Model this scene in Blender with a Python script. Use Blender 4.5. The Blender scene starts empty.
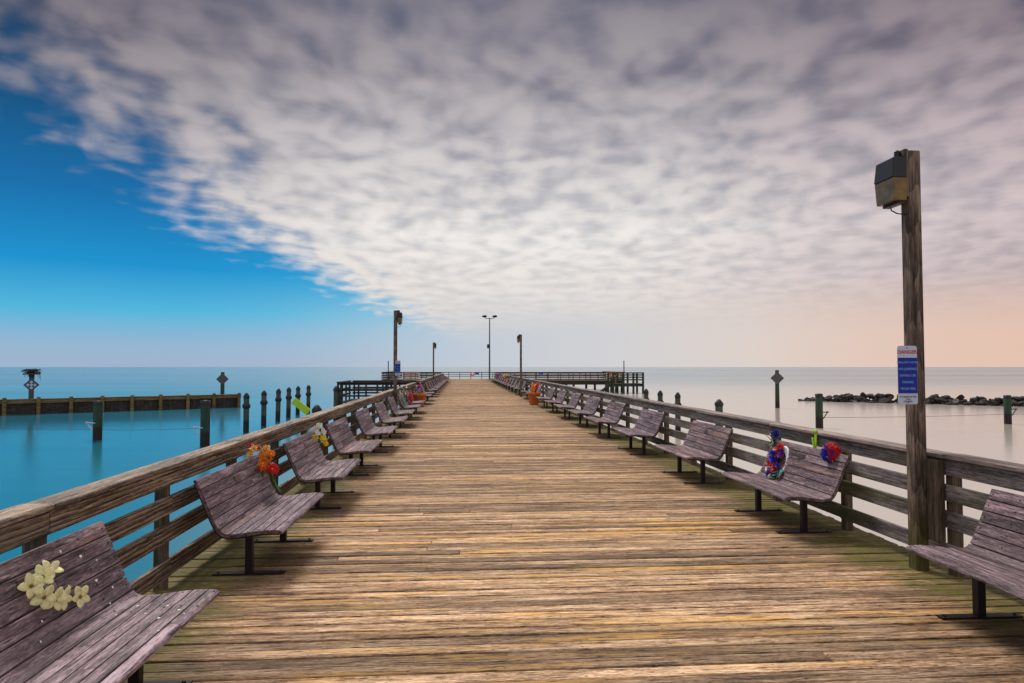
import bpy, bmesh, math, random
from mathutils import Vector, Matrix
R = random.Random(7)
rad = math.radians
SC = bpy.context.scene
COL = SC.collection

# ------------------------------------------------------------------ helpers
def lin(c):
    return tuple(((v/255)/12.92 if v/255 <= .04045 else ((v/255+.055)/1.055)**2.4) for v in c)
def rgba(c): return (*lin(c), 1)

class MB:
    """collects shapes, builds ONE mesh object; faces carry a random value 'rnd'"""
    def __init__(s): s.v=[]; s.f=[]; s.m=[]; s.r=[]; s.sm=[]
    def add(s, vs, fs, mi=0, r=None, M=None, smooth=False):
        b=len(s.v)
        if r is None: r=R.random()
        s.v += [tuple(M @ Vector(v)) if M is not None else tuple(v) for v in vs]
        for f in fs: s.f.append([b+i for i in f]); s.m.append(mi); s.r.append(r); s.sm.append(smooth)
    def box(s, c, d, mi=0, r=None, M=None, rot=None):
        x,y,z=[k/2 for k in d]
        T=Matrix.Translation(c)
        if rot is not None: T = T @ rot
        if M is not None: T = M @ T
        vs=[(-x,-y,-z),(x,-y,-z),(x,y,-z),(-x,y,-z),(-x,-y,z),(x,-y,z),(x,y,z),(-x,y,z)]
        s.add(vs,[(3,2,1,0),(4,5,6,7),(0,1,5,4),(1,2,6,5),(2,3,7,6),(3,0,4,7)],mi,r,T)
    def bar(s, p, q, w, h, mi=0, r=None):
        p=Vector(p); q=Vector(q); d=q-p
        rot=d.to_track_quat('X','Z').to_matrix().to_4x4()
        s.box((p+q)/2,(d.length,w,h),mi,r,None,rot)
    def cyl(s, p, q, r0, r1=None, n=14, mi=0, caps=True, r=None, smooth=True):
        if r1 is None: r1=r0
        p=Vector(p); q=Vector(q)
        M=(q-p).to_track_quat('Z','Y').to_matrix()
        vs=[];
        for (o,rr) in ((p,r0),(q,r1)):
            for i in range(n):
                a=2*math.pi*i/n; vs.append(o+M@Vector((rr*math.cos(a),rr*math.sin(a),0)))
        fs=[(i,(i+1)%n,n+(i+1)%n,n+i) for i in range(n)]
        rr=R.random() if r is None else r
        s.add(vs,fs,mi,rr,None,smooth)
        if caps: s.add(vs,[tuple(range(n-1,-1,-1)),tuple(range(n,2*n))],mi,rr)
    def tube(s, pts, r, n=8, mi=0):
        for a,b in zip(pts,pts[1:]): s.cyl(a,b,r,r,n,mi)
    def lathe(s, prof, n=20, mi=0, M=None, jag=0):
        vs=[];fs=[]
        for (rr,z) in prof:
            for i in range(n):
                a=2*math.pi*i/n; k=1+jag*(R.random()-.5)
                vs.append((rr*k*math.cos(a),rr*k*math.sin(a),z))
        for j in range(len(prof)-1):
            for i in range(n):
                fs.append((j*n+i,j*n+(i+1)%n,(j+1)*n+(i+1)%n,(j+1)*n+i))
        s.add(vs,fs,mi,None,M,True)
    def ball(s, c, r, mi=0, sc=(1,1,1), n=8, jag=0, M=None):
        T=Matrix.Translation(c)@Matrix.Diagonal((*sc,1))
        if M is not None: T=M@T
        prof=[(max(1e-4,r*math.sin(math.pi*j/n)),-r*math.cos(math.pi*j/n)) for j in range(n+1)]
        s.lathe(prof,n+4,mi,T,jag)
    def build(s, name, mats, parent=None, loc=None, bevel=0, solid=0):
        me=bpy.data.meshes.new(name)
        me.from_pydata(s.v,[],s.f)
        if not isinstance(mats,(list,tuple)): mats=[mats]
        for m in mats: me.materials.append(m)
        me.polygons.foreach_set('material_index',s.m)
        me.polygons.foreach_set('use_smooth',s.sm)
        a=me.attributes.new('rnd','FLOAT','FACE'); a.data.foreach_set('value',s.r)
        me.update()
        o=bpy.data.objects.new(name,me); COL.objects.link(o)
        if parent is not None: o.parent=parent
        if loc is not None: o.location=loc
        if solid:
            m=o.modifiers.new('solid','SOLIDIFY'); m.thickness=solid; m.offset=0
        if bevel:
            m=o.modifiers.new('bevel','BEVEL'); m.width=bevel; m.segments=1; m.limit_method='ANGLE'
        return o

def tag(o,label,cat,group=None):
    o['label']=label; o['category']=cat
    if group: o['group']=group
    return o
def thing(name,label,cat,loc=(0,0,0),rz=0,group=None):
    o=bpy.data.objects.new(name,None); COL.objects.link(o)
    o.location=loc; o.rotation_euler=(0,0,rz); o.empty_display_size=.1
    return tag(o,label,cat,group)
def struct(o): o['kind']='structure'; return o
def copy_tree(o,parent=None):
    c=o.copy(); COL.objects.link(c)
    if parent is not None: c.parent=parent
    for ch in list(o.children): copy_tree(ch,c)
    return c

# ------------------------------------------------------------------ materials
class G:
    def __init__(s,name,world=None):
        if world is None:
            s.mat=bpy.data.materials.new(name); s.mat.use_nodes=True; s.nt=s.mat.node_tree
        else: s.nt=world.node_tree
        s.nt.nodes.clear()
    def n(s,t,ins=None,**props):
        nd=s.nt.nodes.new(t)
        for k,v in props.items(): setattr(nd,k,v)
        for k,v in (ins or {}).items(): s.set(nd.inputs[k],v)
        return nd
    def set(s,sock,v):
        if isinstance(v,bpy.types.NodeSocket): s.nt.links.new(v,sock)
        elif isinstance(v,bpy.types.Node): s.nt.links.new(v.outputs[0],sock)
        else: sock.default_value=v
    def m(s,op,a,b=0,c=0,clamp=False):
        nd=s.nt.nodes.new('ShaderNodeMath'); nd.operation=op; nd.use_clamp=clamp
        for i,v in enumerate((a,b,c)): s.set(nd.inputs[i],v)
        return nd.outputs[0]
    def vm(s,op,a,b=(0,0,0)):
        nd=s.nt.nodes.new('ShaderNodeVectorMath'); nd.operation=op
        s.set(nd.inputs[0],a); s.set(nd.inputs[1],b); return nd.outputs[0]
    def ramp(s,f,stops,interp='LINEAR'):
        nd=s.nt.nodes.new('ShaderNodeValToRGB'); s.set(nd.inputs[0],f)
        cr=nd.color_ramp; cr.interpolation=interp
        while len(cr.elements)<len(stops): cr.elements.new(.5)
        for e,(p,c) in zip(cr.elements,stops):
            e.position=p; e.color=c if len(c)==4 else (*c,1)
        return nd.outputs[0]
    def smooth(s,f,a,b):
        nd=s.nt.nodes.new('ShaderNodeMapRange'); nd.interpolation_type='SMOOTHSTEP'
        s.set(nd.inputs[0],f); nd.inputs[1].default_value=a; nd.inputs[2].default_value=b
        return nd.outputs[0]
    def mix(s,f,a,b,bt='MIX'):
        nd=s.nt.nodes.new('ShaderNodeMix'); nd.data_type='RGBA'; nd.blend_type=bt
        s.set(nd.inputs[0],f); s.set(nd.inputs[6],a); s.set(nd.inputs[7],b); return nd.outputs[2]
    def noise(s,vec,scale,detail=4,rough=.55,dist=0):
        nd=s.n('ShaderNodeTexNoise',{'Scale':scale,'Detail':detail,'Roughness':rough,'Distortion':dist})
        s.set(nd.inputs['Vector'],vec); return nd.outputs['Fac'] if 'Fac' in nd.outputs else nd.outputs[0]
    def out(s,sh,surf='ShaderNodeOutputMaterial'):
        o=s.nt.nodes.new(surf); s.nt.links.new(sh if isinstance(sh,bpy.types.NodeSocket) else sh.outputs[0],o.inputs[0])
    def bsdf(s,col,rough=.6,normal=None,**k):
        b=s.n('ShaderNodeBsdfPrincipled'); s.set(b.inputs['Base Color'],col); s.set(b.inputs['Roughness'],rough)
        if normal is not None: s.set(b.inputs['Normal'],normal)
        for kk,v in k.items(): s.set(b.inputs[kk.replace('_',' ')],v)
        return b
def g3(c): return (*c,1)
def axs(axis,along,across):
    return {'X':(along,across,across),'Y':(across,along,across),'Z':(across,across,along)}[axis]

def wood(name,dark,mid,light,axis='X',patch=None,patch_lo=.56,moss=None,rough=.78,bump=.35,grain=22,wav=0,bvar=.45,along=.9,crackv=.35,objtint=False):
    g=G(name)
    tc=g.n('ShaderNodeTexCoord').outputs['Object']
    oi=g.n('ShaderNodeObjectInfo').outputs['Random']
    at=g.n('ShaderNodeAttribute',attribute_name='rnd').outputs['Fac']
    off=g.n('ShaderNodeCombineXYZ',{0:g.m('ADD',g.m('MULTIPLY',oi,31),g.m('MULTIPLY',at,57)),1:g.m('ADD',g.m('MULTIPLY',at,23),g.m('MULTIPLY',oi,11)),2:g.m('MULTIPLY',oi,17)}).outputs[0]
    vec=g.vm('ADD',tc,off)
    fine=g.noise(g.vm('MULTIPLY',vec,axs(axis,along*14,grain*5)),1,4,.7)
    n1=g.noise(g.vm('MULTIPLY',vec,axs(axis,along,grain)),1,6,.62,.5)
    n2=g.noise(g.vm('MULTIPLY',vec,axs(axis,along*5,grain*4.5)),1,5,.65)
    n3=g.noise(g.vm('MULTIPLY',vec,axs(axis,.75,4.5)),1,4,.6,.3)
    n4=g.noise(g.vm('MULTIPLY',vec,axs(axis,along*2.6,grain*3.0)),1,5,.62,.2)
    f=g.m('ADD',g.m('ADD',g.m('MULTIPLY',n1,.40),g.m('MULTIPLY',n2,.34)),g.m('MULTIPLY',n3,.26))
    if wav:
        w=g.n('ShaderNodeTexWave',{'Scale':1.0,'Distortion':7.0,'Detail':2.5,'Detail Scale':1.2,'Detail Roughness':.55},wave_type='BANDS',bands_direction='Z',wave_profile='SAW')
        g.set(w.inputs['Vector'],g.vm('MULTIPLY',vec,axs(axis,.8,9)))
        f=g.m('ADD',f,g.m('MULTIPLY',g.m('SUBTRACT',w.outputs['Fac'],.5),wav))
    f=g.m('ADD',f,g.m('MULTIPLY',g.m('SUBTRACT',fine,.5),.30))
    col=g.ramp(f,[(.385,lin(dark)),(.495,lin(mid)),(.615,lin(light))])
    if patch:
        pm=g.smooth(g.noise(g.vm('MULTIPLY',vec,axs(axis,.55,9)),1,5,.68,.4),patch_lo,patch_lo+.1)
        col=g.mix(g.m('MULTIPLY',pm,.75),col,g.mix(1,g3(lin(patch)),g.ramp(n2,[(.3,(.55,.55,.55)),(.65,(1.1,1.1,1.1))]),'MULTIPLY'))
    crack=g.smooth(n4,.585,.64)
    col=g.mix(crack,col,g.mix(1,col,(crackv,crackv,crackv*.95,1),'MULTIPLY'))
    # knots
    vo=g.n('ShaderNodeTexVoronoi',{'Scale':1.0},feature='F1'); g.set(vo.inputs['Vector'],g.vm('MULTIPLY',vec,axs(axis,1.3,6)))
    kn=g.smooth(vo.outputs['Distance'],.14,.05)
    col=g.mix(g.m('MULTIPLY',kn,.7),col,g.mix(1,col,(.3,.25,.22,1),'MULTIPLY'))
    bv=g.m('ADD',1-bvar/2,g.m('MULTIPLY',at,bvar))
    col=g.mix(1,col,g.n('ShaderNodeCombineColor',{0:bv,1:bv,2:bv}).outputs[0],'MULTIPLY')
    if objtint: col=g.mix(1,col,g.ramp(oi,[(0,(1.0,.90,.84)),(.5,(1,1,1)),(1,(.86,.84,.92))]),'MULTIPLY')
    if moss: col=moss(g,tc,col)
    bp=g.n('ShaderNodeBump',{'Strength':bump,'Distance':.012,'Height':g.m('SUBTRACT',g.m('ADD',g.m('MULTIPLY',n2,.5),n1),g.m('MULTIPLY',crack,.8))})
    b=g.bsdf(col,rough,bp.outputs[0]); b.inputs['Specular IOR Level'].default_value=.3
    g.out(b); return g.mat

def plain(name,col,rough=.5,metal=0,var=.25,scale=8,bump=0,spec=.5,trans=0):
    g=G(name)
    tc=g.n('ShaderNodeTexCoord').outputs['Object']
    nz=g.noise(tc,scale,5,.6)
    c=lin(col)
    cc=g.ramp(nz,[(.3,tuple(v*(1-var) for v in c)),(.7,tuple(min(1,v*(1+var)) for v in c))])
    nrm=None
    if bump: nrm=g.n('ShaderNodeBump',{'Strength':bump,'Distance':.01,'Height':nz}).outputs[0]
    b=g.bsdf(cc,rough,nrm,Metallic=metal); b.inputs['Specular IOR Level'].default_value=spec
    if trans: b.inputs['Subsurface Weight'].default_value=trans; b.inputs['Subsurface Radius'].default_value=(.01,.01,.01)
    g.out(b); return g.mat

def deck_moss(g,tc,col):
    sp=g.n('ShaderNodeSeparateXYZ',{0:tc})
    nz=g.noise(g.vm('MULTIPLY',tc,(1.2,2.2,1)),1,5,.65)
    nf=g.noise(g.vm('MULTIPLY',tc,(5,22,1)),1,5,.7)
    d=g.m('ABSOLUTE',g.m('SUBTRACT',sp.outputs[0],1.0))
    k=g.m('ADD',d,g.m('MULTIPLY',g.m('SUBTRACT',nz,.5),1.3))
    mk=g.smooth(k,2.55,3.15)
    mk2=g.m('MULTIPLY',mk,g.smooth(nf,.28,.52))
    mc=g.ramp(nf,[(.3,lin((42,44,10))),(.7,lin((112,108,28)))])
    fx=g.m('MULTIPLY',g.m('SUBTRACT',g.m('FRACT',g.m('DIVIDE',g.m('ADD',sp.outputs[0],g.m('MULTIPLY',g.n('ShaderNodeAttribute',attribute_name='rnd').outputs['Fac'],.16)),.61)),.5),.61)
    fy=g.m('MULTIPLY',g.m('SUBTRACT',g.m('FRACT',g.m('DIVIDE',g.m('ADD',sp.outputs[1],9),.071)),.5),.071)
    dd=g.m('SQRT',g.m('ADD',g.m('MULTIPLY',fx,fx),g.m('MULTIPLY',fy,fy)))
    dd=g.m('ADD',dd,g.m('MULTIPLY',g.m('SUBTRACT',nf,.5),.02))
    col=g.mix(g.m('MULTIPLY',g.smooth(dd,.012,.006),.5),col,g3(lin((40,30,24))))
    # foot-worn, greyer toward the edges
    worn=g.smooth(d,1.2,3.0)
    col=g.mix(g.m('MULTIPLY',worn,.45),col,g.mix(1,col,g3(lin((196,186,184))),'MULTIPLY'))
    return g.mix(g.m('MULTIPLY',mk2,.88),col,mc)
def rail_moss(amt,lo=.5):
    def f(g,tc,col):
        nz=g.noise(g.vm('MULTIPLY',tc,(.5,3,3)),1,6,.65)
        mk=g.smooth(nz,lo,lo+.16)
        return g.mix(g.m('MULTIPLY',mk,amt),col,g3(lin((74,78,28))))
    return f
def post_moss(g,tc,col):
    sp=g.n('ShaderNodeSeparateXYZ',{0:tc})
    nz=g.noise(tc,7,5,.65)
    mk=g.smooth(g.m('ADD',sp.outputs[2],g.m('MULTIPLY',nz,.9)),1.15,.55)
    return g.mix(g.m('MULTIPLY',mk,.75),col,g3(lin((78,82,18))))

M={}
M['deck']=wood('deck_boards',(62,48,39),(157,124,94),(224,192,156),'X',patch=(224,172,92),patch_lo=.53,moss=deck_moss,grain=20,bvar=1.0,bump=.8,along=1.7,crackv=.25)
M['rail_l']=wood('left_rail_wood',(48,39,34),(112,95,79),(178,156,130),'X',moss=rail_moss(.35,.56),wav=.20,grain=24,bvar=.5,bump=.7,along=1.2,crackv=.28)
M['cap_l']=wood('left_cap_wood',(66,58,54),(134,118,106),(206,182,154),'X',crackv=.28,along=1.3,grain=26,bvar=.35,bump=.5)
M['rail_r']=wood('right_rail_wood',(54,50,53),(110,102,102),(162,149,144),'X',along=1.3,moss=rail_moss(.8,.47),wav=.08,grain=22,bvar=.35,bump=.4)
M['cap_r']=wood('right_cap_wood',(82,72,70),(134,120,116),(176,158,146),'X',moss=rail_moss(.5,.52),grain=24,bvar=.3,bump=.4)
M['post']=wood('post_wood',(50,42,34),(92,80,66),(136,118,98),'Z',moss=None,grain=22,bvar=.3)
M['lamp_post']=wood('lamp_post_wood',(50,41,36),(98,82,72),(150,131,116),'Z',moss=post_moss,grain=26,bvar=.2,bump=.6,wav=.1)
M['wing']=wood('far_rail_wood',(62,50,42),(98,80,68),(136,114,98),'X',grain=12,bvar=.4)
M['darkwing']=wood('dark_platform_wood',(38,33,32),(62,54,50),(92,80,74),'X',grain=12,bvar=.4)
M['bulk']=wood('bulkhead_wood',(74,62,40),(124,104,66),(160,138,92),'X',grain=8,bvar=.3)
M['neww']=wood('new_orange_lumber',(150,84,44),(190,112,62),(216,142,86),'X',grain=14,bvar=.3)
M['greenw']=wood('green_treated_wood',(28,38,30),(50,62,46),(82,94,70),'X',grain=14,bvar=.4)
M['bench']=wood('bench_slat_wood',(48,37,39),(108,89,94),(176,153,160),'Y',patch=(184,140,112),patch_lo=.60,grain=22,bvar=.5,bump=.4,rough=.6,along=1.6,objtint=True,crackv=.3)
M['steel']=plain('dark_painted_steel',(38,28,34),.5,.3,.3,30)
M['plaque']=plain('bronze_plaque',(86,64,56),.45,.5,.3,40)
M['dropping']=plain('white_specks',(225,222,215),.7,0,.1,40)
M['black']=plain('lamp_black_paint',(34,34,42),.45,.2,.25,20)
M['greymetal']=plain('grey_pole_metal',(96,94,96),.45,.6,.2,8)
M['terra']=plain('terracotta',(196,104,50),.75,0,.25,9,.2)
M['soil']=plain('potting_soil',(58,42,30),.95,0,.4,60,.5)
M['leaf']=plain('leaf_green',(52,86,34),.55,0,.45,50)
M['paleleaf']=plain('pale_leaf_green',(96,130,66),.55,0,.4,50)
for k,c in dict(cream=(246,238,176),yellow=(250,205,40),ochre=(140,100,20),orange=(246,126,20),peach=(248,176,84),red=(214,30,34),crimson=(190,24,60),white=(236,234,230),blue=(20,40,180),navy=(20,28,110),magenta=(196,40,170),teal=(20,140,140),lime=(168,214,40),pink=(226,150,160)).items():
    M[k]=plain(k+'_fabric',c,.6,0,.22,60,trans=.15)
M['signwhite']=plain('sign_white',(190,202,220),.6,0,.06,6)
M['signblue']=plain('sign_blue',(2,20,150),.6,0,.08,6)
M['markblue']=plain('faded_mark_blue',(34,54,98),.6,0,.2,10)
M['textblue']=plain('sign_pale_blue_ink',(96,166,232),.4,0,.05)
M['signred']=plain('sign_red',(196,22,50),.4,0,.06)
M['signblack']=plain('sign_black',(30,30,36),.5,0,.1)
M['rope']=plain('mooring_cable',(84,82,80),.7,0,.2,20)
M['nest']=plain('nest_twigs',(58,40,34),.9,0,.5,14,.6)

def amber():
    g=G('amber_lens')
    tc=g.n('ShaderNodeTexCoord').outputs['Object']
    nz=g.noise(tc,9,4,.6)
    c=g.ramp(nz,[(.3,lin((92,70,32))),(.7,lin((140,112,56)))])
    b=g.bsdf(c,.25); b.inputs['Subsurface Weight'].default_value=.3; b.inputs['Subsurface Radius'].default_value=(.05,.04,.02)
    g.out(b); return g.mat
M['amber']=amber()

def piling_mat(name,top,mid):
    g=G(name)
    tc=g.n('ShaderNodeTexCoord').outputs['Object']
    sp=g.n('ShaderNodeSeparateXYZ',{0:tc})
    oi=g.n('ShaderNodeObjectInfo').outputs['Random']
    v=g.vm('ADD',tc,g.n('ShaderNodeCombineXYZ',{0:g.m('MULTIPLY',oi,40)}).outputs[0])
    n1=g.noise(g.vm('MULTIPLY',v,(14,14,1.4)),1,6,.65)
    z=g.m('ADD',sp.outputs[2],g.m('MULTIPLY',g.m('SUBTRACT',n1,.5),.35))
    col=g.ramp(n1,[(.3,tuple(k*.55 for k in lin(mid))),(.55,lin(mid)),(.75,lin(top))])
    wet=g.smooth(z,.75,.55)      # tide line: z=0 at the water
    col=g.mix(wet,col,g3(lin((42,32,28))))
    b=g.bsdf(col,.75,g.n('ShaderNodeBump',{'Strength':.5,'Distance':.03,'Height':n1}).outputs[0]); g.out(b); return g.mat
M['pile_g']=piling_mat('green_piling',(72,104,70),(44,70,50))
M['pile_d']=piling_mat('dark_piling',(112,118,100),(74,82,72))
M['pilecap']=plain('piling_cap',(38,36,40),.6,0,.3,10)

def rock_mat():
    g=G('breakwater_rock')
    tc=g.n('ShaderNodeTexCoord').outputs['Object']
    oi=g.n('ShaderNodeObjectInfo').outputs['Random']
    v=g.vm('ADD',tc,g.n('ShaderNodeCombineXYZ',{0:g.m('MULTIPLY',oi,40)}).outputs[0])
    n1=g.noise(v,2.2,6,.65)
    c=g.ramp(n1,[(.36,lin((20,18,19))),(.5,lin((46,41,40))),(.70,lin((116,108,102)))])
    k=g.m('ADD',.45,g.m('MULTIPLY',oi,.8))
    c=g.mix(1,c,g.n('ShaderNodeCombineColor',{0:k,1:k,2:k}).outputs[0],'MULTIPLY')
    g.out(g.bsdf(c,.85,g.n('ShaderNodeBump',{'Strength':.7,'Distance':.08,'Height':n1}).outputs[0])); return g.mat
M['rock']=rock_mat()

def water_mat():
    g=G('water')
    tc=g.n('ShaderNodeTexCoord').outputs['Object']
    n1=g.noise(g.vm('MULTIPLY',tc,(.05,.35,1)),1,4,.6)
    n2=g.noise(g.vm('MULTIPLY',tc,(.0015,.012,1)),1,4,.6,.3)
    n3=g.noise(g.vm('MULTIPLY',tc,(.012,.06,1)),1,3,.5)
    sx,sy,_=g.n('ShaderNodeSeparateXYZ',{0:tc}).outputs
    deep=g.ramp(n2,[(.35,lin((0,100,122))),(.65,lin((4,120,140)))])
    sky_refl=g.ramp(n2,[(.35,lin((168,158,148))),(.65,lin((198,186,172)))])   # cream sky reflection painted into the base colour on the right
    col=g.mix(g.smooth(sx,-3,11),deep,sky_refl)
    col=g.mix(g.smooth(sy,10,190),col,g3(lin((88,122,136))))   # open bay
    ro=g.ramp(n2,[(.38,(.13,.13,.13)),(.62,(.24,.24,.24))])
    h=g.m('ADD',g.m('MULTIPLY',n1,.25),n3)
    bp=g.n('ShaderNodeBump',{'Strength':.10,'Distance':.6,'Height':h})
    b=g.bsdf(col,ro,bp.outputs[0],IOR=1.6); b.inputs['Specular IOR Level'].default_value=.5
    g.out(b); return g.mat
M['water']=water_mat()

# ------------------------------------------------------------------ sky + light
SUN_EL, SUN_AZ = 54, -22      # azimuth from +Y (pier direction) toward +X ; the sun is off to the left
def build_world():
    w=bpy.data.worlds.new('World'); SC.world=w; w.use_nodes=True
    g=G(None,w)
    d=g.vm('NORMALIZE',g.n('ShaderNodeTexCoord').outputs['Generated'])
    sp=g.n('ShaderNodeSeparateXYZ',{0:d}); x,y,z=sp.outputs
    el=g.m('MULTIPLY',g.m('ARCSINE',z),180/math.pi)
    az=g.m('MULTIPLY',g.m('ARCTAN2',x,y),180/math.pi)
    zz=g.m('MAXIMUM',z,0)
    den=g.m('ADD',zz,.1)
    u=g.m('DIVIDE',x,den); v=g.m('DIVIDE',y,den)
    P=g.n('ShaderNodeCombineXYZ',{0:u,1:v}).outputs[0]
    # clear sky
    sky=g.n('ShaderNodeTexSky',sky_type='NISHITA',sun_disc=False,sun_elevation=rad(SUN_EL),sun_rotation=rad(SUN_AZ),altitude=0,air_density=1.0,dust_density=.6,ozone_density=2.0)
    e01=g.m('DIVIDE',el,45,clamp=True)
    deg=lambda a:a/45
    blue=g.ramp(e01,[(0,lin((158,178,206))),(deg(1.6),lin((146,180,210))),(deg(4.2),lin((74,180,220))),(deg(7.5),lin((0,144,206))),(deg(12.5),lin((0,108,170))),(deg(18),lin((0,80,128))),(deg(25),lin((6,48,82))),(1,lin((80,130,180)))])
    azw=g.smooth(az,-24,10)
    pale=g.ramp(e01,[(0,lin((188,199,212))),(deg(3),lin((176,204,220))),(deg(7),lin((60,184,226))),(deg(14),lin((40,130,186))),(1,lin((80,130,180)))])
    blue=g.mix(g.m('MULTIPLY',azw,.9),blue,pale)
    nish=g.mix(1,sky.outputs[0],(.1,.1,.1,1),'MULTIPLY')
    clear=g.mix(.03,blue,nish)
    # low haze glow on the right
    hz=g.ramp(g.smooth(az,-12,44),[(0,lin((192,202,214))),(.42,lin((210,209,211))),(.70,lin((221,208,201))),(1,lin((228,194,176)))])
    hm=g.m('MULTIPLY',g.smooth(az,-16,10),g.smooth(el,7.5,2.0))
    # cloud field on a flat layer
    warp=g.n('ShaderNodeTexNoise',{'Scale':1.1,'Detail':3}); g.set(warp.inputs['Vector'],P)
    Pw=g.vm('ADD',P,g.vm('MULTIPLY',g.vm('SUBTRACT',warp.outputs['Color'],(.5,.5,.5)),(.20,.20,0)))
    mp=g.n('ShaderNodeMapping',{'Rotation':(0,0,rad(-32)),'Scale':(1.0,.88,1)}); g.set(mp.inputs[0],Pw)
    c1=g.noise(mp.outputs[0],6.6,3,.42,.12)
    c2=g.noise(mp.outputs[0],1.7,3,.5)
    c3=g.noise(mp.outputs[0],13,2,.4)
    tex=g.m('ADD',g.m('ADD',g.m('MULTIPLY',c1,.66),g.m('MULTIPLY',c2,.20)),g.m('MULTIPLY',c3,.14))
    edge=g.m('SUBTRACT',u,g.m('ADD',-1.22,g.m('MULTIPLY',g.m('MAXIMUM',g.m('SUBTRACT',v,3.4),0),.27)))
    edge=g.m('ADD',edge,g.m('MULTIPLY',g.m('SUBTRACT',tex,.5),1.35))
    edge=g.m('ADD',edge,g.m('MULTIPLY',g.m('SUBTRACT',g.noise(P,2.2,4,.6),.5),.5))
    behind=g.smooth(y,.15,-.2)
    mask=g.m('MAXIMUM',g.smooth(edge,-.12,.46),behind)
    mask=g.m('MULTIPLY',mask,g.smooth(el,1.2,4.0))
    thick=g.smooth(tex,.27,.65)
    hi=g.ramp(e01,[(0,lin((222,208,202))),(deg(5),lin((232,224,218))),(deg(11),lin((242,237,233))),(deg(17),lin((214,208,208))),(deg(23),lin((174,167,172))),(deg(29),lin((136,131,141))),(deg(40),lin((205,205,208))),(1,lin((215,215,218)))])
    lo=g.ramp(e01,[(0,lin((214,203,199))),(deg(5),lin((212,208,206))),(deg(11),lin((194,195,199))),(deg(17),lin((156,157,168))),(deg(23),lin((112,113,130))),(deg(29),lin((90,95,116))),(deg(40),lin((180,183,190))),(1,lin((200,202,206)))])
    cl=g.mix(thick,lo,hi)
    rt=g.smooth(az,8,44)
    cl=g.mix(g.m('MULTIPLY',rt,.8),cl,g.mix(1,cl,g3(lin((214,198,206))),'MULTIPLY'))
    lf=g.smooth(az,-4,-34)
    cl=g.mix(g.m('MULTIPLY',lf,.7),cl,g.mix(1,cl,g3(lin((176,172,184))),'MULTIPLY'))
    # brighter cloud added out of view behind and above the camera as fill light
    bb=g.m('MULTIPLY',behind,g.smooth(el,-2,30))
    cl=g.mix(bb,cl,g3((.62,.61,.62)))
    col=g.mix(mask,clear,cl)
    col=g.mix(hm,col,hz)
    col=g.mix(1,col,(10,10,10,1),'MULTIPLY')
    bg=g.n('ShaderNodeBackground',{'Color':col,'Strength':.1})
    g.out(bg,'ShaderNodeOutputWorld')
build_world()
def sun():
    l=bpy.data.lights.new('sun','SUN'); l.energy=2.9; l.angle=rad(20); l.color=(1,.94,.87)
    o=bpy.data.objects.new('sun',l); COL.objects.link(o)
    d=Vector((math.sin(rad(SUN_AZ))*math.cos(rad(SUN_EL)),math.cos(rad(SUN_AZ))*math.cos(rad(SUN_EL)),math.sin(rad(SUN_EL))))
    o.rotation_euler=d.to_track_quat('Z','Y').to_euler(); o.location=d*60
sun()

# ------------------------------------------------------------------ camera
H=1.9; F=682.67
cam=bpy.data.cameras.new('camera'); cam.sensor_width=36; cam.lens=36*F/1024; cam.clip_end=90000; cam.clip_start=.05
co=bpy.data.objects.new('camera',cam); COL.objects.link(co); co.location=(0,0,H)
yaw=math.atan(50/F); pit=math.atan(25.5/F)
fw=Vector((math.sin(yaw)*math.cos(pit),math.cos(yaw)*math.cos(pit),math.sin(pit)))
co.rotation_euler=fw.to_track_quat('-Z','Y').to_euler(); SC.camera=co

# ------------------------------------------------------------------ water
WZ=-1.6
b=MB(); n=96; rings=[0,20,60,150,400,1000,3000,9000,30000,60000]
vs=[(0,0,0)]+[(r*math.cos(2*math.pi*i/n),r*math.sin(2*math.pi*i/n),0) for r in rings[1:] for i in range(n)]
fs=[(0,1+i,1+(i+1)%n) for i in range(n)]
for k in range(len(rings)-2):
    for i in range(n): fs.append((1+k*n+i,1+(k+1)*n+i,1+(k+1)*n+(i+1)%n,1+k*n+(i+1)%n))
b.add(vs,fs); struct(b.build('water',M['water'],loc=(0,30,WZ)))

# ------------------------------------------------------------------ decks
XL,XR=-2.72,4.68
def planks(b,x0,x1,y0,y1,pitch=.142,joint=.35):
    y=y0
    while y<y1:
        w=pitch-.010-min(.024,R.expovariate(1/.006))
        cuts=[x0+R.uniform(-.015,.015)]
        if R.random()<joint: cuts.append(R.uniform(x0+1.2,x1-1.2))
        cuts.append(x1+R.uniform(-.015,.015))
        for a,c in zip(cuts,cuts[1:]):
            dz=R.uniform(-.007,.003)
            b.box(((a+c)/2,y+pitch/2,-.02+dz),(c-a-.004,w,.04),0,None,None,Matrix.Rotation(R.uniform(-.012,.012),4,'X')@Matrix.Rotation(R.uniform(-.0006,.0006),4,'Z'))
        y+=pitch
b=MB(); planks(b,XL,XR,-9,94); planks(b,-10.8,22.6,94,109,.142,.8)
struct(b.build('pier_deck',M['deck'],bevel=.006))
b=MB()
for xx in (XL+.08,-1.2,0.3,1.8,3.2,XR-.08): b.box((xx,42.5,-.165),(.09,103,.24))
for yy in (94.1,97,100.5,104,108.9): b.box((5.9,yy,-.30),(33.2,.09,.52))
b.box((-10.72,101.5,-.172),(.09,14.6,.25)); b.box((22.52,101.5,-.172),(.09,14.6,.25))
struct(b.build('pier_joists',M['darkwing']))
b=MB(); planks(b,-6.6,XL-.02,37.4,41.6,.142,0)
struct(b.build('side_platform_deck',M['darkwing']))

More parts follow.
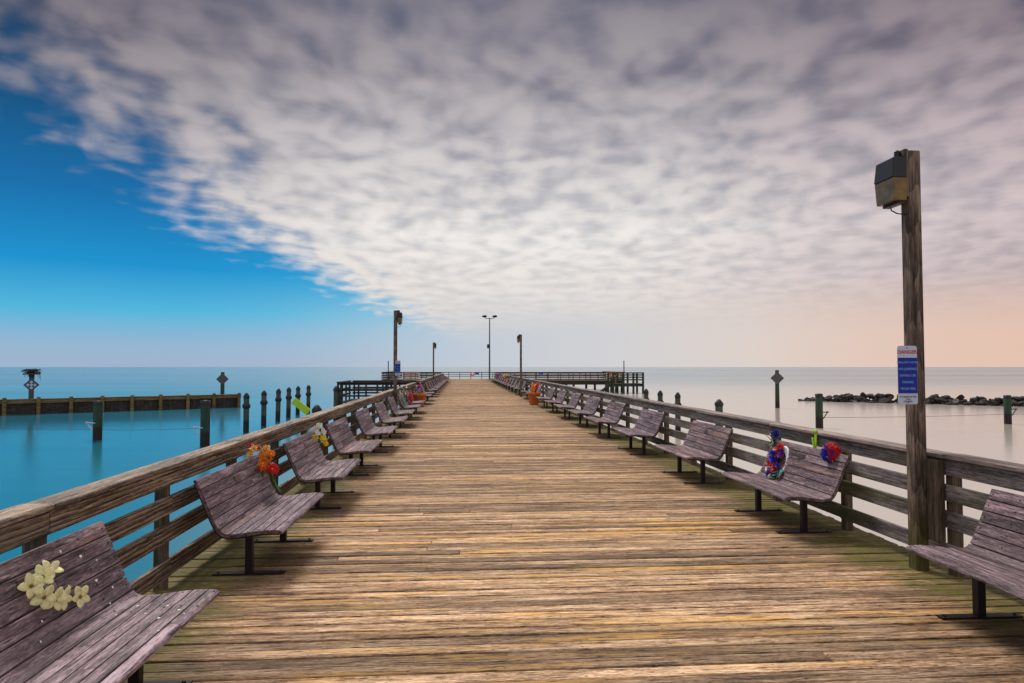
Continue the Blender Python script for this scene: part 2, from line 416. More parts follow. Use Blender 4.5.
# ------------------------------------------------------------------ railings  (local X along the run, local +Y = inner face)
def railing(name,label,L,loc,rz,wood_m,cap_m,post_m,posts,gap=None,boards=((.91,1.055),(.675,.825),(.43,.585),(.135,.285)),cap=True,capz=1.10,mask=None,group=None):
    t=thing(name,label,'railing',loc,rz,group)
    def cuts(step,ph):
        c=[0]; x=ph
        while x<L-.3:
            if x>.3: c.append(x)
            x+=step
        c.append(L); return c
    segs=cuts(3.54,posts[0]%1.77)
    def inside(a,c): return gap is None or c<=gap[0]+.01 or a>=gap[1]-.01
    def clip(a,c):
        if gap is None: return [(a,c)]
        o=[]
        if a<gap[0]: o.append((a,min(c,gap[0])))
        if c>gap[1]: o.append((max(a,gap[1]),c))
        return [(p,q) for p,q in o if q-p>.1]
    if cap:
        b=MB()
        for a,c in zip(segs,segs[1:]):
            for p,q in clip(a,c):
                b.box(((p+q)/2,-.075,capz-.02+R.uniform(-.003,.003)),(q-p-.006,.20,.04),0,None,None,Matrix.Rotation(R.uniform(-.0008,.0008),4,'Z'))
        b.build('top_cap',cap_m,t,bevel=.006)
    for bi,(z0,z1) in enumerate(boards):
        b=MB(); sg=cuts(3.54,(posts[0]+1.77*(bi%2))%3.54)
        for a,c in zip(sg,sg[1:]):
            for p,q in clip(a,c):
                b.box(((p+q)/2,-.02-R.uniform(0,.004),(z0+z1)/2+R.uniform(-.006,.006)),(q-p-.006,.036,z1-z0),0,None,None,Matrix.Rotation(R.uniform(-.002,.002),4,'Y'))
        b.build('fascia_board' if bi==0 else 'rail_board',wood_m,t,bevel=.005)
    pm=MB(); pm.box((0,0,(capz-.042-.40)/2),(.095,.095,capz-.042+.40),0,.5)
    first=None
    for x in posts:
        if gap and gap[0]+.1<x<gap[1]-.1: continue
        if first is None: first=o=pm.build('post',post_m,t,bevel=.006)
        else: o=first.copy(); COL.objects.link(o); o.parent=t
        o.location=(x,-.09,0)
    return t
def postrange(first,L,step=1.77):
    x=first
    while x-step>.05: x-=step
    o=[]
    while x<L: o.append(x); x+=step
    return o
# right: origin near end, rot +90 -> local X = +Y, local +Y = -X
railing('railing','long grey board railing along the right edge of the pier',102.9,(4.42,-9,0),rad(90),M['rail_r'],M['cap_r'],M['post'],postrange(15.0,102.8))
# left: origin far end, rot -90 -> local X = -Y, local +Y = +X
railing('railing','long brown board railing on the left, nearest the camera up to the small platform',46.5,(-2.49,37.5,-.03),rad(-90),M['rail_l'],M['cap_l'],M['post'],postrange(31.35,46.4))
railing('railing','brown board railing on the left beyond the small platform',52.4,(-2.49,93.9,-.03),rad(-90),M['rail_l'],M['cap_l'],M['post'],postrange(1.0,52.3))
thin=((.93,1.06),(.66,.74),(.38,.46))
railing('railing','open dark railing across the far end of the pier',33.2,(22.5,108.85,0),rad(180),M['darkwing'],M['darkwing'],M['darkwing'],postrange(.1,33.2,1.75),boards=((.98,1.06),(.68,.76),(.38,.46)))
wb=((.98,1.18),(.64,.82),(.36,.52),(.06,.22))
railing('railing','brown railing on the near side of the right arm of the pier head',15.5,(4.6,94.05,0),0,M['wing'],M['darkwing'],M['wing'],postrange(.3,15.5,1.75),boards=wb,capz=1.22)
railing('railing','short brown railing at the outer corner of the left pier arm',2.65,(-10.75,94.05,0),0,M['wing'],M['darkwing'],M['wing'],postrange(.3,2.6,1.75),boards=wb,capz=1.22)
railing('railing','short brown railing between the new lumber and the left pier railing',3.0,(-5.8,94.05,0),0,M['wing'],M['darkwing'],M['wing'],postrange(.3,3,1.75),boards=wb,capz=1.22)
railing('railing','side railing at the right end of the pier head beside the green landing',14.6,(22.55,94.2,0),rad(90),M['wing'],M['darkwing'],M['wing'],postrange(.3,14.6,1.75),boards=wb,capz=1.22)
railing('railing','side railing at the left end of the pier head',14.6,(-10.8,108.7,0),rad(-90),M['wing'],M['darkwing'],M['wing'],postrange(.3,14.6,1.75),boards=wb,capz=1.22)
pb=((.92,1.06),(.60,.72),(.30,.40))
railing('railing','dark railing on the near side of the small left platform',3.8,(-6.55,37.45,0),0,M['darkwing'],M['darkwing'],M['darkwing'],[.06,1.0,2.0,3.0,3.7],boards=pb)
railing('railing','dark railing on the outer side of the small left platform',4.0,(-6.6,41.5,0),rad(-90),M['darkwing'],M['darkwing'],M['darkwing'],[.06,1.3,2.6,3.9],boards=pb)
railing('railing','dark railing on the far side of the small left platform',3.8,(-2.75,41.6,0),rad(180),M['darkwing'],M['darkwing'],M['darkwing'],[.06,1.0,2.0,3.0,3.7],boards=pb)
# pieces of new lumber let into the arm railings
def new_panel(x0,L,label):
    t=thing('lumber_railing',label,'railing',(x0,94.05,0))
    for z in (.30,.52,.76,1.0,1.18):
        q=MB(); q.box((L/2,-.02,z),(L,.05,.13)); q.build('rail_board',M['neww'],t,bevel=.006)
    for x in (.05,L/2,L-.05):
        q=MB(); q.box((x,-.1,.45),(.1,.1,1.5)); q.build('post',M['neww'],t,bevel=.006)
new_panel(20.2,2.3,'section of new orange lumber railing on the right pier arm by the green landing')
new_panel(-8.0,2.1,'section of new orange lumber railing on the left pier arm')

# ------------------------------------------------------------------ benches
def prof_pts():
    P=[(.375,.425),(.372,.448),(.345,.463),(.25,.466),(.12,.455),(.0,.440),(-.08,.434),(-.135,.445),(-.175,.485),(-.215,.56),(-.26,.665),(-.305,.77),(-.345,.86),(-.372,.915)]
    # Catmull-Rom
    out=[]
    for i in range(len(P)-1):
        p0=P[max(0,i-1)];p1=P[i];p2=P[i+1];p3=P[min(len(P)-1,i+2)]
        for k in range(8):
            t=k/8
            out.append(tuple(.5*((2*b)+(-a+c)*t+(2*a-5*b+4*c-d)*t*t+(-a+3*b-3*c+d)*t**3) for a,b,c,d in zip(p0,p1,p2,p3)))
    out.append(P[-1]); return out
PR=prof_pts()
def arc():
    s=[0]
    for a,b in zip(PR,PR[1:]): s.append(s[-1]+math.dist(a,b))
    return s
AS=arc(); TOT=AS[-1]
def at_s(s):
    s=min(max(s,0),TOT)
    for i in range(len(AS)-1):
        if AS[i+1]>=s:
            t=(s-AS[i])/max(1e-9,AS[i+1]-AS[i]); a,b=PR[i],PR[i+1]
            return (a[0]+(b[0]-a[0])*t,a[1]+(b[1]-a[1])*t),(b[0]-a[0],b[1]-a[1])
BL=1.80
def slat(b,s0,s1,th,y0,y1,mi=0,d0=0):
    k=5; r=R.random(); top=[];bot=[]
    for i in range(k+1):
        (x,z),(dx,dz)=at_s(s0+(s1-s0)*i/k); l=math.hypot(dx,dz)
        nx,nz=dz/l,-dx/l     # outward (sitting side)
        if nz<0 and abs(nz)>abs(nx)*3: nx,nz=-nx,-nz
        top.append((x-nx*d0,z-nz*d0)); bot.append((x-nx*th,z-nz*th))
    ring=top+bot[::-1]; n=len(ring)
    vs=[(x,y0,z) for x,z in ring]+[(x,y1,z) for x,z in ring]
    fs=[(i,n+i,n+(i+1)%n,(i+1)%n) for i in range(n)]
    # end caps as strips
    for o in (0,n):
        for i in range(k):
            q=(o+i,o+i+1,o+n-2-i,o+n-1-i); fs.append(q if o==0 else q[::-1])
    b.add(vs,fs,mi,r)
def make_bench(seed):
    t=thing('park_bench','x','bench',(0,0,0),0,'benches facing each other along the pier')
    NS=11; p=TOT/NS; gap=.009
    for nm,rng in (('seat',range(0,6)),('backrest',range(6,11))):
        b=MB()
        for i in rng:
            s0,s1=i*p+gap/2,(i+1)*p-gap/2
            slat(b,i*p+.0006,(i+1)*p-.0006,.034,-BL/2+.006,BL/2-.006,0,.0145)
            if R.random()<.6:
                c=R.uniform(-.45,.45); slat(b,s0,s1,.015,-BL/2,c-.0015); slat(b,s0+.0005,s1,.015,c+.0015,BL/2)
            else: slat(b,s0,s1,.015,-BL/2+R.uniform(0,.004),BL/2-R.uniform(0,.004))
        for i in rng:
            (x,z),(dx,dz)=at_s((i+.5)*p); l=math.hypot(dx,dz); q=Vector((x,0,z)); nn=Vector((dz/l,0,-dx/l))
            if nn.z<0 and abs(nn.z)>abs(nn.x)*3: nn=-nn
            for yy in (-.86,-.59,.59,.86): b.cyl(q+nn*-.004+Vector((0,yy,0)),q+nn*.0025+Vector((0,yy,0)),.0085,.0065,8,1)
        b.build(nm,[M['bench'],M['steel']],t,bevel=.004)
    # curved flat-steel straps under the slats
    for yy in (-.86,-.59,.59,.86):
        b=MB(); vs=[];fs=[]
        S=[.03+(TOT-.06)*i/40 for i in range(41)]
        for s in S:
            (x,z),(dx,dz)=at_s(s); l=math.hypot(dx,dz); nx,nz=dz/l,-dx/l
            if nz<0 and abs(nz)>abs(nx)*3: nx,nz=-nx,-nz
            for yo,th in ((-.025,.0355),(.025,.0355),(.025,.047),(-.025,.047)): vs.append((x-nx*th,yy+yo,z-nz*th))
        for i in range(40):
            for k in range(4): fs.append((i*4+k,i*4+(k+1)%4,(i+1)*4+(k+1)%4,(i+1)*4+k))
        b.add(vs,fs+[(3,2,1,0),(160,161,162,163)]); b.build('frame',M['steel'],t)
    for yy in (-.59,.59):
        b=MB(); b.box((0,yy,.198),(.065,.065,.375))
        b.box((0,yy,.384),(.30,.05,.010))
        lg=b.build('leg',M['steel'],t,bevel=.004)
        b=MB(); b.box((0,yy,.0065),(.64,.075,.011))
        for xx in (-.28,.28): b.cyl((xx,yy,.011),(xx,yy,.024),.014,.012,6)
        b.build('base_plate',M['steel'],lg)
    return t
def plaque(t,yy,w=.11):
    (x,z),(dx,dz)=at_s(TOT*9.5/11); a=math.atan2(dz,dx)
    b=MB(); b.box((0,0,0),(.062,w,.006)); o=b.build('plaque',M['plaque'],t,bevel=.002)
    l=math.hypot(dx,dz); o.location=(x+dz/l*.004,yy,z-dx/l*.004); o.rotation_euler=(0,-a,0)
    return o
protos=[make_bench(i) for i in range(3)]
used=[False]*3
def bench(x,y,rz,label,pl=None,k=None):
    k=R.randrange(3) if k is None else k
    t=protos[k] if not used[k] else copy_tree(protos[k])
    return t,k
ORD=['first','second','third','fourth','fifth','sixth','seventh','eighth','ninth','tenth','eleventh','twelfth','thirteenth','fourteenth','fifteenth','sixteenth','seventeenth','eighteenth','nineteenth','twentieth','twenty-first','twenty-second','twenty-third','twenty-fourth','twenty-fifth','twenty-sixth']
Ly=[3.7,7.1,10.0,12.85,16.0,19.2,22.4,25.6,28.7,35.4,38.9]+[44+3.4*i for i in range(14)]
Ry=[4.4,8.25,11.55,15.2,18.7,22.0,25.3,28.7,32.1,37.4,40.7]+[46.5+3.4*i for i in range(13)]
Llab={0:'nearest bench on the left, dark slats with cream flowers on its back and white specks',
 1:'plum slat bench on the left with orange and red flowers on its back',
 2:'slat bench on the left with a white and yellow flower bunch on its back',
 7:'slat bench with a teal bag on its back, behind the left lamp post',
 8:'slat bench just in front of the left terracotta planter with a red bag on it'}
Rlab={0:'nearest bench on the right, cut off by the picture edge, beside the tall lamp post',
 1:'purple grey slat bench with a red, white and blue wreath on its seat',
 8:'last slat bench on the right before the terracotta planter'}
specs=[(-1.93,y,0,Llab.get(i,'bare slat bench, %s from the near end along the left railing'%ORD[i]),i) for i,y in enumerate(Ly)]
specs+=[(3.93,y,math.pi,Rlab.get(i,'bare slat bench, %s from the near end along the right railing'%ORD[i]),i) for i,y in enumerate(Ry)]
copies=[]
for j,(x,y,rz,lab,i) in enumerate(specs):
    k=j%3
    t=protos[k] if j<3 else copy_tree(protos[k])
    copies.append((t,x,y,rz,lab,i))
LB={}
for t,x,y,rz,lab,i in copies:
    t.location=(x+R.uniform(-.015,.015),y+(R.uniform(-.04,.04) if i>1 else 0),.002); t.rotation_euler=(0,0,rz+R.uniform(-.015,.015)); t['label']=lab
    side='L' if x<0 else 'R'; LB[side,i]=t
    if i<9: plaque(t,R.uniform(-.12,.12) if (side,i)!=('R',1) else -.02,.12 if i!=1 else .15)
def on_bench(side,i,s_frac,yl,out=0):
    """world point on a bench's sitting surface; s_frac 0 front lip..1 top, yl local along bench"""
    t=LB[side,i]; (x,z),(dx,dz)=at_s(TOT*s_frac); l=math.hypot(dx,dz)
    p=Vector((x+dz/l*out if dz>.2*l else x,yl,z-dx/l*out))
    Mx=Matrix.Translation(t.location)@t.rotation_euler.to_matrix().to_4x4()
    nn=Mx.to_3x3()@Vector((dz/l,0,-dx/l))
    return Mx@p, nn
# white specks on the nearest left bench
b=MB()
for s,yl in ((.62,.72),(.70,.60),(.80,.68),(.86,.55),(.93,.40),(.55,.62),(.47,.55),(.42,.70),(.30,.52),(.22,.62),(.18,.40),(.12,.52),(.07,.46),(.10,.20),(.66,.05),(.58,-.02),(.75,.35)):
    (x,z),(dx,dz)=at_s(TOT*s); a=math.atan2(dz,dx); r=R.uniform(.005,.010)
    b.ball((0,0,0),r,0,(1,R.uniform(.7,1.5),.2),6,.2,Matrix.Translation((x,yl,z))@Matrix.Rotation(-a,4,'Y'))
b.build('bird_droppings',M['dropping'],LB['L',0])

# ------------------------------------------------------------------ flowers
def petal_flower(b,c,nrm,r,np_,cup,mi,mc,wid=.55,cen=.16,spin=None,layers=1):
    nrm=Vector(nrm).normalized(); Q=nrm.to_track_quat('Z','Y').to_matrix().to_4x4()
    T=Matrix.Translation(c)@Q
    for ly in range(layers):
        rr=r*(1-.28*ly); cp=cup+.35*ly
        s0=R.uniform(0,6.28) if spin is None else spin
        for k in range(np_):
            a=s0+ly*.5+2*math.pi*k/np_+R.uniform(-.12,.12); L=rr*R.uniform(.88,1.08); w=L*wid
            vs=[];fs=[]
            for i in range(5):
                t=i/4; xx=L*(.08+.92*t); ww=w*math.sin(math.pi*(.12+.80*t))*.5; zz=L*cp*t*t+.004*ly
                vs+= [(xx,-ww,zz+ww*.35),(xx,0,zz),(xx,ww,zz+ww*.35)]
            for i in range(4):
                for q in range(2): fs.append((i*3+q,(i+1)*3+q,(i+1)*3+q+1,i*3+q+1))
            b.add(vs,fs,mi,None,T@Matrix.Rotation(a,4,'Z')@Matrix.Rotation(R.uniform(-.25,.25),4,'X'),True)
    b.ball((0,0,r*.10),r*cen,mc,(1,1,.8),5,.1,T)
def leaf(b,p,d,L,w,mi=0):
    d=Vector(d).normalized(); Q=d.to_track_quat('X','Z').to_matrix().to_4x4(); T=Matrix.Translation(p)@Q@Matrix.Rotation(R.uniform(-.8,.8),4,'X')
    vs=[];fs=[]
    for i in range(5):
        t=i/4; ww=w*math.sin(math.pi*(.08+.9*t))*.5; z=-L*.2*t*t
        vs+=[(L*t,-ww,z+ww*.3),(L*t,0,z),(L*t,ww,z+ww*.3)]
    for i in range(4):
        for q in range(2): fs.append((i*3+q,(i+1)*3+q,(i+1)*3+q+1,i*3+q+1))
    b.add(vs,fs,mi,None,T,True)
def bunch(name,label,blooms,leaves=(),stems=(),cat='flowers'):
    """blooms: (pos,normal,r,petals,cup,petal_mat,centre_mat,layers)"""
    base=Vector(blooms[0][0]); t=thing(name,label,cat,base)
    for (p,nn,r,npet,cup,pm,cm,ly) in blooms:
        b=MB(); petal_flower(b,Vector(p)-base,nn,r,npet,cup,0,1,layers=ly,wid=(.85 if npet==6 else .68) if npet<=6 else .5,cen=.2 if npet!=5 else .13); b.build('blossom',[M[pm],M[cm]],t,solid=.0015)
    if leaves:
        b=MB()
        for (p,d,L,w) in leaves: leaf(b,Vector(p)-base,d,L,w)
        b.build('leaves',M['leaf'],t,solid=.0015)
    for pts,r,m in stems:
        b=MB(); b.tube([Vector(p)-base for p in pts],r,7); b.build('stem',M[m],t)
    return t
def V(*a): return Vector(a)
def jit(v,k): return Vector([c+R.uniform(-k,k) for c in v])
# cream orchid spray on the nearest left bench
nb=V(.86,-.25,.45); bl=[]
for (y,z,x,tilt) in ((3.87,.815,-2.225,(.1,-.3,.35)),(3.79,.80,-2.215,(0,-.4,.1)),(3.69,.785,-2.21,(.2,-.5,-.1)),(3.97,.635,-2.12,(.1,0,-.2)),(3.80,.68,-2.155,(.2,-.4,-.4)),(3.74,.71,-2.175,(0,-.6,-.3)),(3.86,.665,-2.15,(.2,0,-.3))):
    bl.append(((x+.025,y,z),nb+Vector(tilt),.064,5,.18,'cream','ochre',1))
lv=[((-2.17,3.91,.70),(.1,1,-.3),.09,.035),((-2.16,3.88,.69),(.2,.8,-.8),.08,.03),((-2.2,3.76,.74),(.3,-.6,.5),.07,.03)]
bunch('orchid_spray','spray of cream yellow silk orchids tied to the nearest left bench back',bl,lv,[(((-2.20,3.74,.77),(-2.18,3.84,.72),(-2.13,3.94,.64),(-2.11,3.97,.60)),.004,'leaf')])
# orange bouquet with a tube on the second left bench
c=V(-2.22,7.86,.87); bl=[]
for k in range(22):
    dx=R.uniform(-.13,.13); dz=R.uniform(-.13,.12); dy=R.uniform(-.10,.06)-max(0,.0)
    if dz<-.04 and dx<-.04: dx=-dx
    pm='peach' if dz-dx*.8>.0 else ('orange' if dz>-.07 else 'red')
    bl.append((c+V(dx,dy,dz),V(.35+dx*3,-.8,.3+dz*3),R.uniform(.04,.06),9,.35,pm,'yellow' if pm!='peach' else 'ochre',2))
for p in ((-2.36,7.85,1.03),(-2.33,7.90,.99),(-2.27,7.86,1.0)): bl.append((V(*p),V(.4,-.4,.8),.032,7,.5,'crimson','red',2))
lv=[(c+V(.03,R.uniform(-.1,.1),R.uniform(-.12,.06)),(R.uniform(-.1,.6),R.uniform(-1,1),R.uniform(-1,.4)),.11,.035) for _ in range(16)]
bunch('bouquet','orange, peach and red silk bouquet with green stem on the second left bench',bl,lv,[(((-2.19,8.0,.80),(-2.13,7.95,.62),(-2.03,7.86,.50)),.016,'leaf'),(((-2.20,7.98,.82),(-2.255,7.82,1.02)),.004,'leaf'),(((-2.17,8.04,.80),(-2.12,8.0,.70)),.018,'white')])
# white and yellow bunch on the third left bench
c=V(-2.22,10.72,.84); bl=[]
for k in range(12):
    h=R.uniform(-.14,.15); p=c+V(.04+R.uniform(-.08,.07)-h*.3,R.uniform(-.07,.05),h)
    pm='white' if h>.0 else 'yellow'
    bl.append((p,V(.5,-.8+R.uniform(-.3,.3),R.uniform(-.1,.6)),R.uniform(.045,.062),8,.3,pm,'yellow',2))
lv=[(c+V(.04,R.uniform(-.06,.06),R.uniform(-.1,.1)),(.3,R.uniform(-1,1),R.uniform(-.5,1)),.10,.03) for _ in range(9)]
bunch('flower_bunch','small white and yellow silk flower bunch on the third left bench',bl,lv)
# wreath on the right bench
def wreath():
    ctr=V(4.165,8.72,.635); t=thing('memorial_wreath','oval white wreath with red and blue silk flowers leaning on right bench back','wreath',ctr)
    nn=V(-.86,-.28,.40).normalized(); up=(V(0,0,1)-nn*nn.z).normalized(); rt=nn.cross(up)*-1
    pt=lambda a,k=1: rt*(.145*k*math.cos(a))+up*(.19*k*math.sin(a))
    b=MB(); n=28; m=10; vs=[];fs=[]
    for i in range(n):
        a=2*math.pi*i/n; c=pt(a); rd=c.normalized()
        for j in range(m):
            q=2*math.pi*j/m; vs.append(c+rd*(.055*math.cos(q))+nn*(.042*math.sin(q)))
    for i in range(n):
        for j in range(m): fs.append((i*m+j,((i+1)%n)*m+j,((i+1)%n)*m+(j+1)%m,i*m+(j+1)%m))
    b.add(vs,fs,0,.5,None,True); b.build('foam_ring',M['white'],t)
    for k in range(40):
        a=R.uniform(1.0,4.6); c=pt(a,R.uniform(.40,1.08))+nn*.045
        pm=R.choice(['red','red','crimson','crimson','red','white']) if k%5 else 'blue'
        q=MB(); petal_flower(q,c,nn+rt*R.uniform(-.5,.5)+up*R.uniform(-.5,.5),R.uniform(.042,.058),6,.4,0,1,layers=2,cen=.2,wid=.9); q.build('blossom',[M[pm],M['navy' if pm=='blue' else 'crimson']],t,solid=.0015)
    for c,r in ((rt*-.09+up*.09,.06),(rt*-.06+up*.02,.055),(rt*.05-up*.05,.04)):
        q=MB(); petal_flower(q,c+nn*.075,nn,r,9,.45,0,1,layers=3); q.build('blossom',[M['blue'],M['navy']],t,solid=.0015)
    q=MB()
    for k in range(14):
        a=R.uniform(4.4,5.3) if k<6 else R.uniform(1.2,3.5); leaf(q,pt(a)+nn*.04,nn*.5+rt*R.uniform(-1,1)+up*R.uniform(-1,1),.09,.035)
    q.build('leaves',M['leaf'],t,solid=.0015)
    q=MB()
    for k in range(5): leaf(q,pt(5.2+.16*k)*1.0+nn*.05,rt*R.uniform(-1,.3)-up*R.uniform(0,.8)+nn*.4,.10,.05)
    q.build('ribbon',M['teal'],t,solid=.0015)
wreath()
c=V(4.33,9.13,.93); bl=[(c+V(-.04,-.03,.05),V(-.7,-.6,.4),.065,10,.4,'blue','navy',3),(c+V(-.04,.08,.04),V(-.7,-.2,.5),.04,7,.4,'pink','white',2),(c+V(-.05,.0,-.02),V(-.8,-.4,0),.035,7,.4,'white','yellow',2)]
lv=[(c+V(-.04,R.uniform(-.06,.10),R.uniform(-.14,.03)),(-.4,R.uniform(-.8,.8),R.uniform(-.7,1)),.13,.035) for _ in range(22)]
bunch('bouquet','blue silk flower with green leaves above the wreath on right bench',bl,lv)
c=V(4.35,7.72,.885); bl=[]
for k in range(20):
    q=V(R.gauss(0,1),R.gauss(0,1),R.gauss(0,1)).normalized()
    if q.y>.5: q.y=-q.y
    pm='blue' if .87*q.x-.49*q.y+.35*q.z<.02 else 'red'
    bl.append((c+V(-.085,-.06,.02)+q*.07,q,R.uniform(.055,.068),6,.5,pm,'navy' if pm=='blue' else 'crimson',3))
lv=[(c+V(-.03,.05+R.uniform(-.05,.08),-.08),(-.2,R.uniform(0,1),R.uniform(-1,-.3)),.13,.025) for _ in range(8)]
bunch('bouquet','round red and blue silk bunch on near end of the wreath bench back',bl,lv)
# small clumps further off
def clump(c,r,cols,n,label,name='flower_bunch',lean=(-.7,-.4,.4)):
    c=V(*c); bl=[(c+V(R.uniform(-r,r)*.6,R.uniform(-r,r),R.uniform(-r,r)),jit(lean,.5),R.uniform(.45,.6)*r,7,.4,R.choice(cols),'yellow',2) for _ in range(n)]
    lv=[(jit(c,r*.6),(R.uniform(-1,1),R.uniform(-1,1),R.uniform(-1,1)),r*1.1,r*.35) for _ in range(8)]
    bunch(name,label,bl,lv)
clump((-2.20,35.2,.97),.17,['magenta'],9,'bright magenta flower bunch on a left bench past the planter',lean=(.6,-.5,.5))
clump((3.62,54.7,.98),.24,['orange','peach','red'],9,'orange flower bunch on a far right bench')
clump((4.28,70,.90),.2,['yellow'],7,'yellow flower bunch on a far right bench')
clump((4.26,80.5,.92),.26,['magenta','crimson'],7,'magenta flower bunch on the farthest right benches')
clump((-2.17,25.2,1.14),.20,['teal','white'],3,'leafy green bunch with teal flowers on bench behind left lamp post',lean=(.6,-.5,.5))

# lime bits on the rails
b=MB(); b.bar((.02,0,.05),(-.22,-.03,.25),.05,.11)
t=b.build('lime_board',M['lime'],None,loc=(-2.55,11.55,1.10),bevel=.004); tag(t,'lime green board propped on the left railing cap','board')
t=thing('lime_ribbon','lime green ribbon tied over the right railing behind the wreath bench','ribbon',(4.40,8.25,1.0))
b=MB(); b.box((0,0,0),(.012,.055,.24),0,None,None,Matrix.Rotation(.12,4,'X')); b.box((-.004,0,.10),(.03,.075,.03)); b.build('band',M['lime'],t,bevel=.003)
b=MB(); b.box((-.012,.035,-.06),(.01,.04,.16),0,None,None,Matrix.Rotation(-.3,4,'X')); b.build('tail',M['lime'],t,bevel=.003)
# bags on left benches
def bag(c,sx,sy,sz,mat,label):
    t=thing('cloth_bag',label,'bag',c)
    b=MB(); h=sz/2
    vs=[(-sx*.8,-sy*.9,-h),(sx*.8,-sy*.9,-h),(sx*.8,sy*.9,-h),(-sx*.8,sy*.9,-h),(-sx,-sy,-h*.2),(sx,-sy,-h*.2),(sx,sy,-h*.2),(-sx,sy,-h*.2),(-sx*.25,-sy*.95,h),(sx*.25,-sy*.95,h*.94),(sx*.25,sy*.95,h),(-sx*.25,sy*.95,h*.96)]
    b.add(vs,[(3,2,1,0)]+[(o+i,o+(i+1)%4,o+4+(i+1)%4,o+4+i) for o in (0,4) for i in range(4)]+[(8,9,10,11)]); b.build('sack',M[mat],t,bevel=.02)
    b=MB(); b.tube([(0,-sy*.45,h*.95),(0,-sy*.3,h*1.25),(0,sy*.3,h*1.25),(0,sy*.45,h*.95)],.012,6,0); b.build('handle',M[mat],t)
bag((-2.10,28.3,.665),.10,.14,.42,'red','red cloth bag sitting on the left bench before the terracotta planter')
bag((-2.16,25.3,.60),.07,.13,.28,'teal','teal cloth bag sitting on the bench behind the left lamp post')

# ------------------------------------------------------------------ planters
def planter(loc,label,flames=()):
    t=thing('planter',label,'planter',loc,0,'terracotta planters on the pier')
    b=MB(); b.lathe([(.001,0.0),(.215,0),(.225,.02),(.29,.50),(.335,.505),(.345,.52),(.345,.61),(.335,.625),(.30,.625),(.295,.55)],28); b.build('pot',M['terra'],t)
    b=MB(); b.lathe([(.293,.56),(.15,.585),(.001,.59)],20,0,None,.05); b.build('soil',M['soil'],t)
    if flames:
        for (dx,dy,h,m) in flames:
            q=MB()
            for k in range(4): leaf(q,(dx+R.uniform(-.05,.05),dy+R.uniform(-.05,.05),.57),(R.uniform(-.05,.35),R.uniform(-.15,.15),1),h*R.uniform(.8,1),.15)
            q.build('flower_spike',M[m],t,solid=.003)
    q=MB()
    for k in range(14): leaf(q,(R.uniform(-.15,.15),R.uniform(-.15,.15),.56),(R.uniform(-1,1),R.uniform(-1,1),R.uniform(.5,1.5)),R.uniform(.14,.25),.05)
    q.build('leaves',M['leaf'],t,solid=.002)
planter((3.63,34.35,.002),'terracotta planter with orange and red spikes by the right benches',((-.06,0,.58,'orange'),(.05,.05,.66,'red'),(-.02,-.06,.5,'orange')))
planter((-2.05,33.3,.002),'terracotta planter between the left benches behind a bench with a red bag')
planter((-2.0,85.5,.002),'small looking terracotta planter at the far end of the left benches')

# ------------------------------------------------------------------ lamp posts
def lamp_post(x,y,side,label,h=3.97,sign=False):
    """side -1: the lamp box faces -X, +1: faces +X"""
    t=thing('lamp_post',label,'lamp post',(x,y,0),0,'lamp posts along the pier')
    b=MB(); b.box((0,0,h/2-.1),(.125,.125,h+.2),0,.5); b.build('post',M['lamp_post'],t,bevel=.008)
    s=side
    b=MB(); b.box((s*.084,0,h-.22),(.042,.14,.46),0,.7); b.build('mounting_board',M['post'],t,bevel=.004)
    L=thing('lamp_head','x','x',(0,0,0)); del L['label']; del L['category']; L.parent=t; L.location=(0,.05,0)
    b=MB(); x0=.1; 
    def wedge(za,zb,xa,xb,wa,wb,mat,nm,ins=0):
        vs=[(s*x0,-wa/2,za),(s*xa,-wa/2,za),(s*xa,wa/2,za),(s*x0,wa/2,za),(s*x0,-wb/2,zb),(s*xb,-wb/2,zb),(s*xb,wb/2,zb),(s*x0,wb/2,zb)]
        fs=[(3,2,1,0),(4,5,6,7),(0,1,5,4),(1,2,6,5),(2,3,7,6),(3,0,4,7)]
        if s<0: fs=[f[::-1] for f in fs]
        q=MB(); q.add(vs,fs); return q.build(nm,mat,L,bevel=.006)
    wedge(h-.27,h-.075,.245,.225,.30,.28,M['black'],'hood')
    wedge(h-.49,h-.272,.225,.24,.285,.295,M['amber'],'lens')
    q=MB(); q.box((s*.14,0,h-.505),(.075,.24,.026)); q.build('back_plate',M['black'],L,bevel=.004)
    q=MB(); q.cyl((s*.13,-.05,h-.08),(s*.13,-.05,h-.01),.028,.026,10); q.ball((s*.13,-.05,h-.008),.027,0,(1,1,.8)); q.build('photocell',M['black'],L)
    q=MB(); q.tube([(s*.2,-.03,h-.52),(s*.19,-.04,h-.57),(s*.14,-.05,h-.60),(s*.06,-.062,h-.61)],.006,6); q.build('cable',M['black'],L)
    b=MB(); b.cyl((0,-.0575,1.42),(0,-.062,1.42),.012,.012,8); b.cyl((.02,-.0575,1.0),(.02,-.062,1.0),.010,.010,8); b.build('bolt',M['black'],t)
    return t
lamp_post(4.30,6.21,-1,'tall nearest lamp post on the right with the blue danger sign')
lamp_post(-2.43,25.2,1,'lamp post on the left with a small blue sign beside the benches')
lamp_post(3.74,43.3,-1,'middle distance lamp post on the right side of the pier')
lamp_post(-2.40,58.0,1,'farthest lamp post, on the left side of the pier')

